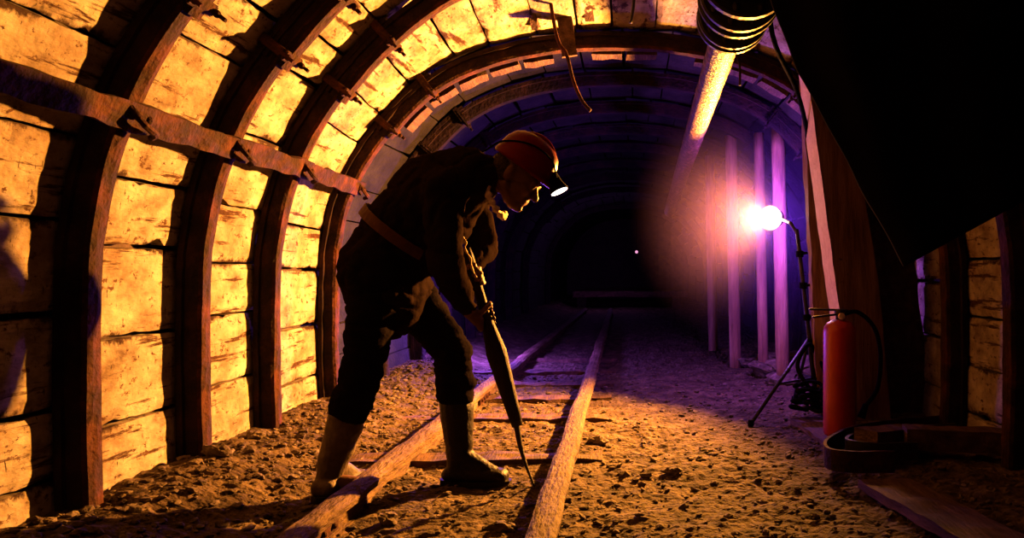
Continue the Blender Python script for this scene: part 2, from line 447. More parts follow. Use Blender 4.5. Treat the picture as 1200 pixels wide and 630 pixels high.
def clamp(y, s, off):
    yy = y if y < 3.8 else 4.6
    p = prof(s, yy, off+.045); n = (prof(s, yy, 1)-prof(s, yy, 0)).normalized(); p.y = y
    tt = Vector((n.z, 0, -n.x)); R = Matrix((( tt.x, 0, n.x, 0), (0, 1, 0, 0), (tt.z, 0, n.z, 0), (0, 0, 0, 1)))
    bm = bmesh.new()
    box(bm, p-n*.062, (.045, .14, .016), R, .004)
    for sg in (-1, 1):
        box(bm, p+Vector((0, sg*.066, 0)), (.040, .014, .11), R, .003)
        ell(bm, p-n*.078+Vector((0, sg*.062, 0)), (.014, .014, .014), n=8)
        tube(bm, [p-n*.11+Vector((0, sg*.07, 0)), p+n*.02+Vector((0, sg*.07, 0))], .008, 6)
    rough(bm, .004, 30, s*9)
    return bm
def arch(y, label, group=None, n=60, seed=0, name='steel_arch'):
    M_rust = M_web if y > 5 else globals()['M_rust']  # deep arches wear the painted shade colour all over
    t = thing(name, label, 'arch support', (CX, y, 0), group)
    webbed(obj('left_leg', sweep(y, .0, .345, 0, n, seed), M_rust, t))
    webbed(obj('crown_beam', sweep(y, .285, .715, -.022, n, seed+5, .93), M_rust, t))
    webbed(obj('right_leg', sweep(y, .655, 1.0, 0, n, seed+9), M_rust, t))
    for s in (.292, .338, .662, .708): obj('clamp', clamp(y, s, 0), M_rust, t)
    return t
a1 = arch(ARCH[0], 'nearest rusty steel arch rib, cut by the top left of the picture')
dup(a1, (0, ARCH[1]-ARCH[0], 0), 'second rusty steel arch rib from the left edge')
dup(a1, (0, ARCH[2]-ARCH[0], 0), 'third rusty steel arch rib, beside the brightest slabs')
for o in list(C.objects):
    if o.get('category') == 'arch support': o['group'] = 'steel arch ribs'
a4 = arch(ARCH[3], 'steel arch spanning the whole tunnel behind the bent person', 'steel arch ribs', 70, 3)
# packing timbers wedged above the fourth arch and along its underside
for i in range(13):
    s = .30+i*.030; p = prof(s, 4.6, -.02); q = prof(s+.026, 4.6, -.02)
    if i in (5, 8): continue
    n = (prof(s, 4.6, 1)-prof(s, 4.6, 0)).normalized()
    bm = bmesh.new(); plank(bm, (p.x, 4.66, p.z), (q.x, 4.66+.01*(i % 3), q.z), .12, .03, up=n, seg=3, jit=.012, seed=i)
    obj('packing_timber', bm, M_wood, a4)
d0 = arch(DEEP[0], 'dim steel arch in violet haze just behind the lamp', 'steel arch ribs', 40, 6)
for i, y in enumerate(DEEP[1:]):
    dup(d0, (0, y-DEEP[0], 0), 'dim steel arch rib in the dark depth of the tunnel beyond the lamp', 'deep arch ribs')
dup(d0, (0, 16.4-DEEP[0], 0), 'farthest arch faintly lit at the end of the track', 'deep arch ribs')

# ------------------------------------------------------------------ longitudinal struts along the left wall
def inner_at(z, y):
    best = min((abs(prof(i/400, y, 0).z-z), i/400) for i in range(0, 200)); return best[1]
seg = [(0.5, 2.43, 'strut at the left edge, leading to the nearest rib'), (2.43, 3.07, 'strut between the first and second ribs'),
       (3.07, 3.69, 'strut between the second and third ribs'), (3.69, 4.56, 'strut between the third rib and the full arch')]
for i, (y0, y1, lb) in enumerate(seg):
    zc = 1.335
    t = thing('spacer_strut', 'rusty horizontal '+lb, 'strut', (-1.55, y0, zc-.04), 'spacer struts along the left wall')
    s0 = inner_at(zc, y0); s1 = inner_at(zc, y1); p0 = prof(s0, y0, -.022); p1 = prof(s1, y1, -.022)
    if i == 3: p1.x -= .01
    n = (prof(s0, 2, 1)-prof(s0, 2, 0)).normalized()
    bm = bmesh.new(); plank(bm, p0+Vector((0, -.045, 0)), p1+Vector((0, .04, 0)), .082, .030, up=n, seg=26, jit=.012, seed=i*3)
    obj('bar', bm, M_rust, t)
    bm = bmesh.new(); pp = p1+Vector((0, -.0, .0))
    for k in (-.05, .03): ell(bm, pp-n*.02+Vector((0, k, .004)), (.014, .014, .014), n=8)
    tube(bm, bezier([pp-n*.02+Vector((0, -.06, .03)), pp-n*.05+Vector((0, -.03, -.01)), pp-n*.045+Vector((0, .03, -.03)), pp-n*.01+Vector((0, .06, -.05))], 5), .011, 7)
    rough(bm, .003, 40); obj('bolt_hook', bm, M_rust, t)

# ------------------------------------------------------------------ right side: posts, boards
def post(name, label, cat, p0, p1, wd, th, m, group=None, seed=0, jit=.012, face=(0, -1, 0)):
    bm = bmesh.new(); plank(bm, p0, p1, wd, th, up=Vector(face), seg=24, jit=jit, seed=seed)
    return tag(obj(name, bm, m), label, cat, group)
# wide board: its narrow left side faces the lamp
bm = bmesh.new(); pts = []
b0, b1 = at(1018, 492, 3.95), at(985, 60, 3.95)
rings = []
for i in range(31):
    t = i/30; y = lerp(492, 70, t)
    xl = interp([(70, 946), (120, 951), (300, 975), (380, 986), (492, 990)], y)+1.5*noise.noise(Vector((y*.04, 0, 0)))
    xr = interp([(70, 985), (200, 1008), (330, 1030), (492, 1044)], y)+1.5*noise.noise(Vector((y*.03, 4, 0)))
    a = at(xl, y, 3.95); b = at(xr, y, 4.02)
    rings.append([bm.verts.new(a), bm.verts.new(b), bm.verts.new(b+Vector((.0, .12, 0))), bm.verts.new(a+Vector((.022, .30, 0)))])
for r0, r1 in zip(rings, rings[1:]):
    for k in range(4): bm.faces.new((r0[k], r0[(k+1) % 4], r1[(k+1) % 4], r1[k]))
bm.faces.new(rings[0]); bm.faces.new(rings[-1][::-1])
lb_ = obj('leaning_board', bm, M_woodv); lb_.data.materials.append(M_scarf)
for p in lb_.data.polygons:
    if len(lb_.data.polygons)-2 > p.index and p.index % 4 == 3: p.material_index = 1  # left edge coloured pale to strengthen the lamp's bright strip
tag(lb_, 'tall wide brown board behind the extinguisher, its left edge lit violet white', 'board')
post('timber_post', 'narrow notched timber post between the lamp stand and the wide board', 'post', at(966, 500, 4.42), at(946, 60, 4.42), .085, .09, M_woodv, 'timber props', 2)
post('timber_post', 'dark rough prop standing to the right of the wide board', 'post', at(1052, 488, 4.3), at(1003, 110, 4.3), .38, .09, M_wood, 'timber props', 5)  # widened to keep the violet light off the right wall
for i, (px, d, wd, lb) in enumerate([(862, 6.6, .10, 'violet lit prop standing alone left of the lamp'), (895, 6.0, .08, 'thin violet prop directly below the lamp glare'),
                                     (918, 5.5, .10, 'violet prop just left of the lamp stand'), (836, 8.0, .10, 'dim prop farthest left of the props, deep in the tunnel')]):
    x = (px-VX)/F*d; xt = x-.04; top = [q for q in (prof(k/100, d, -.0) for k in range(50, 101)) if q.x > xt][0].z+.05
    bm = bmesh.new(); tube(bm, [Vector((x, d, gh(x, d)-.04)).lerp(Vector((xt, d, top)), k/12)+Vector((.01*noise.noise(Vector((k, i, 0))), 0, 0)) for k in range(13)],
                           [wd/2*(1+.1*noise.noise(Vector((k*.7, i*3, 1)))) for k in range(13)], 10)
    tag(obj('timber_prop', bm, M_woodv, sm=True), lb, 'post', 'timber props')

# fire extinguisher
ex = at(984, 515, 3.72); ex.z = .045
t = thing('fire_extinguisher', 'tall red fire extinguisher standing on a plank by the wide board', 'fire extinguisher', ex)
bm = bmesh.new(); lathe(bm, [(.066, 0), (.074, .006), (.078, .02), (.078, .50), (.074, .525), (.060, .545), (.034, .558), (.022, .562)], Matrix.Translation(ex), 36)
obj('cylinder_body', bm, M_red, t, True)
bm = bmesh.new(); z0 = ex+Vector((0, 0, .56))
lathe(bm, [(.018, -.005), (.020, .0), (.020, .03), (.026, .032), (.026, .048), (.016, .052)], Matrix.Translation(z0), 18); obj('valve', bm, M_dsteel, t, True)
bm = bmesh.new(); box(bm, z0+Vector((-.055, 0, .048)), (.19, .022, .010), ('Y', .03), .003); box(bm, z0+Vector((-.06, 0, .020)), (.15, .02, .010), ('Y', -.12), .003)
obj('squeeze_handle', bm, M_dsteel, t)
bm = bmesh.new(); lathe(bm, [(.014, 0), (.016, .002), (.016, .012), (.012, .014)], Matrix.Translation(z0+Vector((-.0, -.026, .018))) @ Matrix.Rotation(PI/2, 4, 'X'), 14)
obj('gauge', bm, M_scarf, t)
bm = bmesh.new(); tube(bm, bezier([z0+Vector((.02, 0, .028)), z0+Vector((.09, 0, .035)), z0+Vector((.165, -.01, -.04)), z0+Vector((.195, -.01, -.17)), z0+Vector((.18, -.01, -.33)),
                                   z0+Vector((.125, -.0, -.42))], 8), .0105, 10)
tube(bm, [z0+Vector((.127, 0, -.41)), z0+Vector((.105, -.0, -.475))], [.013, .02], 10); obj('hose', bm, M_black, t, True)

# planks on the ground, bottom right
post('floor_plank', 'weathered plank lying in the bottom right corner', 'plank', at(1035, 566, 2.95), Vector((1.06, 2.0, .075)), .20, .035, M_wood, 'loose planks', 4, .008, (0, 0, 1))
post('floor_plank', 'plank lying under the red extinguisher', 'plank', Vector((.97, 4.25, .015)), Vector((1.02, 3.35, .015)), .19, .035, M_wood, 'loose planks', 9, .008, (0, 0, 1))
post('floor_plank', 'dark plank lying over the curved trough on the right', 'plank', at(1060, 512, 3.25), at(1260, 520, 3.15), .11, .09, M_wood, 'loose planks', 13, .008, (0, 0, 1))
# bent steel strip / open trough ends
def bent(name, label, pts, h, m, th=.012):
    P = bezier(pts, 8); bm = bmesh.new(); rings = []
    for i, p in enumerate(P):
        d = (P[min(i+1, len(P)-1)]-P[max(i-1, 0)]); n = Vector((d.y, -d.x, 0)).normalized()*th/2; k = Vector((0, 0, .004*noise.noise(p*9)))
        rings.append([bm.verts.new(p+n+k), bm.verts.new(p-n+k), bm.verts.new(p-n+Vector((0, 0, h))+k), bm.verts.new(p+n*1.3+Vector((0, 0, h))+k)])
    for r0, r1 in zip(rings, rings[1:]):
        for k in range(4): bm.faces.new((r0[k], r0[(k+1) % 4], r1[(k+1) % 4], r1[k]))
    bm.faces.new(rings[0]); bm.faces.new(rings[-1][::-1])
    return tag(obj(name, bm, m), label, 'scrap metal', 'bent steel scrap')
def g(px, py, d, z): v = at(px, py, d); v.z = z; return v
bent('bent_steel_channel', 'large bent steel channel, open loop on the ground by the extinguisher',
     [g(1135, 0, 3.75, .06), g(1070, 0, 3.7, .05), g(1010, 0, 3.55, .05), g(975, 0, 3.3, .05), g(968, 0, 3.12, .05), g(990, 0, 3.03, .05), g(1040, 0, 3.02, .05), g(1048, 0, 3.02, .05)], .085, M_rust)
bent('bent_steel_channel', 'smaller bent strip nested inside the large channel',
     [g(1120, 0, 3.55, .06), g(1060, 0, 3.5, .06), g(1010, 0, 3.38, .06), g(993, 0, 3.24, .06), g(1030, 0, 3.16, .06), g(1075, 0, 3.18, .06)], .075, M_dsteel)
post('timber_block', 'square timber end resting on the bent steel channel', 'timber', at(1014, 517, 3.22), at(1075, 512, 3.42), .12, .10, M_wood, None, 21, .004, (0, 0, 1))

# ------------------------------------------------------------------ lamp on its stand
base = Vector((1.06, 4.40, .06))
t = thing('tripod_stand', 'thin black tripod stand below the glaring lamp', 'lamp stand', base)
head = LAMP+Vector((.10, .0, -.02)); topp = Vector((.965, 4.48, 1.08)); mid = base+(topp-base)*.42
bm = bmesh.new(); tube(bm, [base+Vector((0, 0, .03)), topp], [.016, .011], 10); obj('pole', bm, M_dsteel, t, True)
for k in (.36, .5, .68, .86):
    bm = bmesh.new(); q = base.lerp(topp, k); tube(bm, [q-Vector((0, 0, .018)), q+Vector((0, 0, .018))], .022, 10)
    tube(bm, [q, q+Vector((.04, -.02, .005))], .008, 8); obj('clamp_knob', bm, M_black, t)
for fx, fy in ((at(880, 498, 4.12).x, 4.12), (1.28, 4.25), (1.02, 4.82)):
    f = Vector((fx, fy, gh(fx, fy)+.014)); q = base.lerp(topp, .38)
    bm = bmesh.new(); tube(bm, [q, f], .011, 8); l = obj('leg', bm, M_dsteel, t, True)
    bm = bmesh.new(); lathe(bm, [(.016, -.012), (.018, .0), (.014, .02)], Matrix.Translation(f), 10); f2 = obj('rubber_foot', bm, M_black, l)
    bm = bmesh.new(); tube(bm, [base.lerp(topp, .16), q.lerp(f, .55)], .007, 6); obj('brace', bm, M_dsteel, t)
bm = bmesh.new(); tube(bm, [topp+Vector((0, 0, -.02)), topp+Vector((-.03, .04, .04)), LAMP+Vector((.06, .05, 0))], .010, 8); obj('arm', bm, M_dsteel, t)
ax = Vector((-.62, -.78, -.05)).normalized(); R = ax.to_track_quat('Z', 'Y').to_matrix().to_4x4()
t = thing('flood_lamp', 'glaring pinkish white work lamp at head of the tripod stand', 'lamp', LAMP)
bm = bmesh.new(); n = 24
prof_ = [(.03, -.07), (.06, -.045), (.075, .0), (.085, .03), (.082, .03), (.073, .0)]
for (r0, h0), (r1, h1) in zip(prof_, prof_[1:]):
    for k in range(n):
        q = [R @ Vector((r*math.cos(a), r*math.sin(a), h)) + LAMP for r, h, a in ((r0, h0, 2*PI*k/n), (r0, h0, 2*PI*(k+1)/n), (r1, h1, 2*PI*(k+1)/n), (r1, h1, 2*PI*k/n))]
        bm.faces.new([bm.verts.new(v) for v in q])
bmesh.ops.remove_doubles(bm, verts=bm.verts, dist=1e-5); obj('housing', bm, M_dsteel, t)
bm = bmesh.new(); ell(bm, LAMP+ax*.02, (.072, .072, .02), R, 20); obj('lens', bm, M_bulb, t, True)
# black cable heap at the stand's foot
bm = bmesh.new(); random.seed(3); P = []
for i in range(70):
    a = i*.42; r = .10+.05*math.sin(i*1.3); P.append(Vector((1.02+r*math.cos(a)*1.1, 4.22+r*math.sin(a)*.6, .07+.0022*i+.012*math.sin(i*2.1))))
tube(bm, bezier(P, 3), .011, 7); tag(obj('cable_coil', bm, M_black, sm=True), 'black cable heaped in loops at the foot of the tripod', 'cable')
bm = bmesh.new(); tube(bm, bezier([(1.0, 4.2, .16), (.93, 4.3, .30), (1.0, 4.35, .42), (1.06, 4.40, .36), (1.12, 4.3, .2), (1.13, 4.2, .12)], 8), .012, 8)
tag(obj('air_hose', bm, M_black, sm=True), 'black hose looped over the tripod legs beside the extinguisher', 'hose')
# flat stones in the violet light
for i, (px, py, d, r, lb) in enumerate([(900, 428, 6.0, .17, 'flat violet lit stone behind the tripod, the largest'), (918, 440, 5.5, .13, 'flat stone lying against the left tripod leg'),
                                        (885, 420, 6.5, .12, 'small flat stone at the foot of the violet prop'), (930, 425, 5.6, .14, 'stone on top of the flat stones behind the tripod'),
                                        (906, 412, 6.6, .13, 'farthest flat stone of those behind the tripod')]):
    p = at(px, py, d); bm = bmesh.new(); p.z = gh(p.x, d)+r*.25+(.09 if i == 3 else 0); stone(bm, p, r, i*2.1+1, .35)
    tag(obj('flat_stone', bm, M_stone), lb, 'stone', 'flat stones by the tripod')
for i, (px, py, r, lb) in enumerate([(733, 549, .028, 'dark stone right of the track, leftmost of three in a line'), (757, 550, .026, 'dark stone between two others right of the track'),
                                     (789, 548, .033, 'dark stone rightmost of three in a line'), (590, 607, .04, 'stone lying left of the pick point'), (700, 515, .045, 'lump of rock against the right rail'),
                                     (255, 560, .06, 'rock at the foot of the left wall between first two ribs'), (300, 530, .05, 'rock at the left wall beside the second rib'), (455, 600, .04, 'rock beside the left rail, near edge')]):
    d = F*(CAMZ-.03)/(py-VY); p = at(px, py, d); p.z = gh(p.x, d)+r*.3; bm = bmesh.new(); stone(bm, p, r, i*1.7+4, .6)
    tag(obj('loose_rock', bm, M_stone), lb, 'stone', 'loose rocks on the floor')

# ------------------------------------------------------------------ overhead pipe and hangers
t = thing('overhead_pipe', 'scaly rust coloured pipe under the roof with black flanged coupling', 'pipe', (.39, 2.8, 1.84))
pa, pb = Vector((.383, 2.0, 1.875)), Vector((.47, 9.5, 1.56))
def pp(y): return pa.lerp(pb, (y-2.0)/7.5)
bm = bmesh.new(); ys_ = [2.9+.05*i for i in range(48)]+[5.5, 6.5, 8, 9.5]
tube(bm, [pp(y) for y in ys_], [.066+.003*noise.noise(Vector((y*6, 0, 0))) for y in ys_], 24); obj('pipe_run', bm, M_pipe, t, True)
d = (pb-pa).normalized(); Rp = d.to_track_quat('Z', 'Y').to_matrix().to_4x4()
for y, r, th in ((3.00, .140, .03), (2.95, .140, .025), (2.79, .152, .03), (2.73, .150, .03), (2.56, .165, .035)):
    bm = bmesh.new(); lathe(bm, [(r-.008, 0), (r, .006), (r, th-.006), (r-.008, th)], Matrix.Translation(pp(y)) @ Rp, 36)
    for k in range(10):
        a = 2*PI*k/10; q = pp(y)+Rp.to_3x3() @ Vector((math.cos(a)*(r-.03), math.sin(a)*(r-.03), 0)); ell(bm, q, (.013, .013, .016), n=8)
    obj('flange', bm, M_dsteel, t)
bm = bmesh.new(); lathe(bm, [(.10, 0), (.11, .05), (.11, .15), (.10, .17)], Matrix.Translation(pp(2.80)) @ Rp, 28); obj('coupling', bm, M_dsteel, t, True)
bm = bmesh.new(); lathe(bm, [(.105, 0), (.11, .1), (.11, .4), (.105, .5)], Matrix.Translation(pp(2.08)) @ Rp, 32); obj('near_section', bm, M_black, t, True)
def hang(name, lb, cat, pts, r, m=M_rust, n=8, group=None):
    bm = bmesh.new(); tube(bm, bezier(pts, 6), r, n); return tag(obj(name, bm, m, sm=True), lb, cat, group)
hang('pipe_sling', 'thin wire loop trailing below the flanged coupling', 'wire', [at(872, -30, 3.2), at(868, 20, 3.2), at(863, 58, 3.2), at(867, 78, 3.2), at(867, 100, 3.2)], .005)
hang('hanging_rod', 'bent rod hanging from the roof over the person, ending in a thin tail', 'rod',
     [at(638, -50, 4.2), at(648, 20, 4.2), at(655, 50, 4.2), at(664, 64, 4.2), at(672, 95, 4.2), at(682, 118, 4.2), at(692, 130, 4.2)], [.014]*18+[.010]*18+[.005] if False else .010)
hang('hanging_wire', 'short dark wire hanging at the top middle of the picture', 'wire', [at(746, -60, 4.0), at(743, 0, 4.0), at(739, 27, 4.0)], .009, M_dsteel)
bm = bmesh.new(); plank(bm, at(652, -45, 4.36), at(668, 66, 4.36), .085, .03, up=Vector((0, -1, 0)), jit=.008, seed=31)
tag(obj('hanging_board', bm, M_wood), 'reddish board wedged against the crown of the full arch', 'board')
bm = bmesh.new(); plank(bm, at(606, -60, 4.0), at(628, 32, 4.38), .04, .05, up=Vector((0, 0, 1)), jit=.008, seed=33)
tag(obj('roof_bar', bm, M_wood), 'dark slanting bar across the orange roof slabs, left of the hanging board', 'bar')
bm = bmesh.new(); plank(bm, at(680, -60, 4.0), at(692, 22, 4.38), .05, .05, up=Vector((0, 0, 1)), jit=.008, seed=35)
tag(obj('roof_bar', bm, M_wood), 'dark slanting bar across the roof slabs, right of the hanging board', 'bar')
hang('power_cable', 'black cable sagging along the right roof towards the lamp', 'cable',
     [at(900, -60, 3.3), at(905, 40, 3.5), at(935, 110, 3.9), at(948, 170, 4.3), at(950, 230, 4.52)], .012, M_black)

# ------------------------------------------------------------------ big black tarpaulin, upper right
bm = bmesh.new(); nu, nv = 60, 60; G = []
Lx = [(-200, 880), (0, 903), (50, 924), (80, 934), (105, 948), (120, 956), (200, 1000), (312, 1060)]
for j in range(nv+1):
    t_ = j/nv; y_l = lerp(-200, 312, t_); row = []
    for i in range(nu+1):
        u = i/nu; xl = interp(Lx, y_l); x = lerp(xl, 1320, u); yb = lerp(-200, lerp(312, 170, u), t_)
        fold = .03*math.sin(u*17+t_*3)+.035*noise.noise(Vector((u*5, t_*3, 2)))
        d = 1.95+.35*u*u+fold-.10*t_*(1-u)
        x += 3*noise.noise(Vector((u*3, t_*9, 7))) if 0 < t_ < 1 else 0
        row.append(at(x, yb, d))
    G.append(row)
front = [[bm.verts.new(p) for p in r] for r in G]; back = [[bm.verts.new(p+Vector((.0, .012, 0))) for p in r] for r in G]
for j in range(nv):
    for i in range(nu):
        bm.faces.new((front[j][i], front[j][i+1], front[j+1][i+1], front[j+1][i])); bm.faces.new((back[j][i], back[j+1][i], back[j+1][i+1], back[j][i+1]))
for j in range(nv):
    bm.faces.new((front[j][0], front[j+1][0], back[j+1][0], back[j][0])); bm.faces.new((front[j][nu], back[j][nu], back[j+1][nu], front[j+1][nu]))
for i in range(nu):
    bm.faces.new((front[0][i], back[0][i], back[0][i+1], front[0][i+1])); bm.faces.new((front[nv][i], front[nv][i+1], back[nv][i+1], back[nv][i]))
tag(obj('tarpaulin', bm, M_tarp, sm=True), 'huge black sheet hanging from the roof at the upper right', 'tarpaulin')

# far end lamp and ledge
t = thing('far_lamp', 'tiny pink lamp far away at the end of the tunnel', 'lamp', at(746, 295, 18))
bm = bmesh.new(); ell(bm, at(746, 295, 18), (.035, .035, .035), n=12); obj('bulb', bm, M_far, t, True)
bm = bmesh.new(); tube(bm, [at(746, 295, 18)+Vector((0, 0, .03)), at(746, 295, 18)+Vector((0, 0, .9))], .01, 6); obj('cord', bm, M_black, t)
bm = bmesh.new(); plank(bm, (-1.3, 17.0, .30), (1.2, 17.2, .30), .7, .12, seed=50, jit=.02)
for x in (-1.1, 1.0): plank(bm, (x, 17.1, -.05), (x, 17.1, .26), .2, .2, up=Vector((0, 1, 0)), seed=51)
tag(obj('far_platform', bm, M_wood), 'low dim ledge across the track at the far end', 'platform')

# ------------------------------------------------------------------ the miner
P0 = Vector((at(450, 0, 2.93).x, 2.93, 0))
man = thing('person', 'person in red helmet, dark jacket and rubber boots bending over a long pick', 'person', P0)
pel = at(448, 316, 2.93); wai = at(470, 272, 2.93); che = at(512, 232, 2.93); upp = at(545, 212, 2.93); nek = at(572, 203, 2.93)
HC = at(606, 205, 2.93)     # skull centre
rs, ls = at(520, 222, 2.76), at(548, 212, 3.11); re_, le = at(521, 308, 2.70), at(566, 290, 3.16)
tb, te = at(549, 300, 2.93), at(628, 573, 2.985)      # pick handle top, point
ha = (te-tb).normalized()
gr_, gl = tb+ha*.245, tb+ha*.085                       # grip centres
rh, lh = at(446, 318, 2.85), at(458, 316, 3.02); rk, lk = at(424, 432, 2.80), at(530, 412, 3.06)
ra, la = at(388, 556, 2.83), at(539, 540, 3.06)
ra.z = .115; la.z = .10
pit = math.radians(36)
HM = Matrix.Translation(HC) @ Matrix.Rotation(pit, 4, 'Y') @ Matrix.Rotation(math.radians(-6), 4, 'Z')
def H(x, y, z): return HM @ Vector((x, y, z))
HR = HM.to_3x3().to_4x4()
bm = bmesh.new()
# trunk
cap(bm, pel, wai, .135, .125); cap(bm, wai, che, .125, .145); cap(bm, che, upp, .15, .12); cap(bm, upp, nek, .10, .062); cap(bm, nek, HC+Vector((-.02, 0, -.03)), .060, .055)
cap(bm, rs, ls, .07); cap(bm, rh, lh, .11)
# head: skull, face, jaw, brow, nose, lips, chin, ears
ell(bm, H(-.01, 0, .02), (.098, .076, .092), HR, 20); ell(bm, H(.035, 0, -.035), (.058, .060, .080), HR, 18); cap(bm, H(.06, -.02, -.095), H(.06, .02, -.095), .024)
cap(bm, H(.0, -.052, -.06), H(.055, -.022, -.098), .022); cap(bm, H(.0, .052, -.06), H(.055, .022, -.098), .022)
cap(bm, H(.083, -.03, .012), H(.083, .03, .012), .014); cap(bm, H(.088, 0, .0), H(.112, 0, -.034), .009, .014); ell(bm, H(.102, -.012, -.037), (.012, .009, .009), HR, 8); ell(bm, H(.102, .012, -.037), (.012, .009, .009), HR, 8)
cap(bm, H(.088, -.018, -.060), H(.088, .018, -.060), .008); cap(bm, H(.085, -.016, -.072), H(.085, .016, -.072), .009); ell(bm, H(.076, 0, -.100), (.020, .020, .017), HR, 10)
for s in (-1, 1):
    ell(bm, H(.062, s*.036, -.030), (.028, .022, .022), HR, 10); ell(bm, H(-.008, s*.078, -.012), (.018, .010, .032), HR, 10); ell(bm, H(.082, s*.030, -.006), (.013, .014, .010), HR, 8)
# arms
def palm_dir(g_, side):
    q = Vector((-.75, -.65*side, .1)); q -= ha*q.dot(ha); return q.normalized()
def hand(bm, gc, p, wrist, r=.020):
    t3 = ha.cross(p).normalized()
    pc = gc+p*(r+.016)
    cap(bm, pc-ha*.026, pc+ha*.026, .021, .020, (p, .62)); cap(bm, pc+p*.002, wrist, .024, .025)
    for k, (o, sc) in enumerate(((-.031, .92), (-.0105, 1.0), (.0105, .95), (.030, .80))):
        c = gc+ha*o; rr = r+.0095; pts = []
        for a in (35, 75, 115, 155, 195, 225):
            a *= sc if a > 100 else 1
            pts.append(c+(p*math.cos(math.radians(a))+t3*math.sin(math.radians(a)))*rr*(1.08 if a in (75, 155) else 1.0))
        for i, (u, v) in enumerate(zip(pts, pts[1:])): cap(bm, u, v, .0095-.0005*i, .009-.0005*i, n=8)
    th = [gc-ha*.020+p*(r+.012)-t3*.012, gc-ha*.038-t3*(r+.010)+p*.008, gc-ha*.046-t3*(r+.008)-p*.014, gc-ha*.048-t3*.006-p*(r+.010)]
    for u, v in zip(th, th[1:]): cap(bm, u, v, .0115, .010, n=8)
pr, pl = palm_dir(gr_, 1), palm_dir(gl, -1)
rw = gr_+pr*.065-ha*.045; lw = gl+pl*.06-ha*.03+Vector((0, .02, .01))
cap(bm, rs, re_, .052, .042); cap(bm, re_, rw, .042, .027); cap(bm, ls, le, .052, .042); cap(bm, le, lw, .042, .027)
# legs
for h, k, a, tx in ((rh, rk, ra, .10), (lh, lk, la, .13)):
    cap(bm, h, k, .085, .055); cap(bm, k, a, .052, .038); cap(bm, a+Vector((-.02, 0, -.05)), a+Vector((tx, 0, -.06)), .035, .03)
hb = bmesh.new(); hand(hb, gr_, pr, rw); hand(hb, gl, pl, lw)
tmp = bpy.data.meshes.new('tmp'); hb.to_mesh(tmp); hb.free(); bm.from_mesh(tmp)
fuse('body', bm, M_skin, man, .0055, 2)
# jacket
bm = bmesh.new()
hem = at(452, 352, 2.93)
cap(bm, pel+Vector((.0, 0, -.01)), hem, .165, .150, n=18); cap(bm, pel, wai, .168, .145, n=18); cap(bm, wai, che, .150, .172, n=18); cap(bm, che, upp, .175, .135, n=18); cap(bm, upp, nek+Vector((.0, 0, -.005)), .12, .080)
cap(bm, rs, ls, .088); cap(bm, rs, re_, .078, .066); cap(bm, re_, re_.lerp(rw, .88), .064, .043); cap(bm, ls, le, .078, .066); cap(bm, le, le.lerp(lw, .86), .064, .043)
cap(bm, at(500, 290, 2.93), at(520, 250, 2.93), .11, .13)   # hanging front of the open jacket
cap(bm, rh+Vector((.02, .02, -.06)), pel, .12); cap(bm, lh+Vector((.05, -.02, -.08)), pel, .12)
for a in range(9):   # turned-up collar
    an = a/9*2*PI; cap(bm, nek+Vector((-.005+.012*math.cos(an), .068*math.sin(an), .058*math.cos(an))), nek+Vector((.028, .07*math.sin(an), .062*math.cos(an))), .016)
def wrj(v):
    q = Vector((v.x*6+v.z*9, v.y*7, v.z*10-v.x*12)); return .010*noise.noise(q)+.005*noise.noise(q*2.4)-.009*max(0, 1-abs(noise.noise(Vector((v.x*9, v.y*5, v.z*13))))*7)
fuse('jacket', bm, M_jack, man, .009, 3, wrj)
# trousers
bm = bmesh.new()
cap(bm, rh, lh, .125); cap(bm, pel, pel.lerp(wai, .5), .145, .13)
for h, k, a in ((rh, rk, ra), (lh, lk, la)):
    cap(bm, h, k, .108, .078, n=18); cap(bm, k, k.lerp(a, .45), .080, .068); cap(bm, k.lerp(a, .30), k.lerp(a, .36), .083, .080)
def wrt(v):
    q = Vector((v.x*7, v.y*7, v.z*16)); return .009*noise.noise(q)+.006*noise.noise(q*2)-.006*max(0, 1-abs(noise.noise(Vector((v.x*5, v.y*5, v.z*21))))*6)
fuse('trousers', bm, M_trou, man, .008, 3, wrt)
# rubber boots
def boot(k, a, toe, m, label):
    bm = bmesh.new(); top = k.lerp(a, .36); g0 = a.z-.105
    cap(bm, top, k.lerp(a, .60), .066, .066); cap(bm, k.lerp(a, .60), a, .066, .052); cap(bm, a, Vector((a.x-.012, a.y, g0+.045)), .05, .043)
    tx = Vector(toe).normalized()
    for s in (-1, 0, 1):
        off = Vector((-tx.y, tx.x, 0))*s*.016
        cap(bm, Vector((a.x, a.y, g0+.042))-tx*.035+off, Vector((a.x, a.y, g0+.034))+tx*.165+off, .036, .030, (Vector((0, 0, 1)), .95))
    cap(bm, a+tx*.01, Vector((a.x, a.y, g0+.045))+tx*.12, .046, .036)
    def wb(v): return .005*noise.noise(Vector((v.x*8, v.y*8, v.z*26)))
    o = fuse('rubber_boot', bm, m, man, .006, 2, wb); o['label'] = label
    bm = bmesh.new(); P = []
    for s, ln, wd in ((0, -.082, .0), (1, -.07, .032), (1, .0, .040), (1, .10, .050), (1, .17, .042), (1, .205, .018), (-1, .205, .018), (-1, .17, .042), (-1, .10, .050), (-1, .0, .040), (-1, -.07, .032)):
        P.append(Vector((a.x, a.y, 0))+tx*ln+Vector((-tx.y, tx.x, 0))*s*wd)
    f = [bm.verts.new((p.x, p.y, g0-.006)) for p in P]; f2 = [bm.verts.new((p.x, p.y, g0+.020)) for p in P]
    for i in range(len(P)): bm.faces.new((f[i], f[(i+1) % len(P)], f2[(i+1) % len(P)], f2[i]))
    bm.faces.new(f[::-1]); bm.faces.new(f2)
    so = obj('sole', bm, M_boot2, o)
boot(rk, ra, (.28, .95, 0), M_boot, 'muddy beige rubber boot')
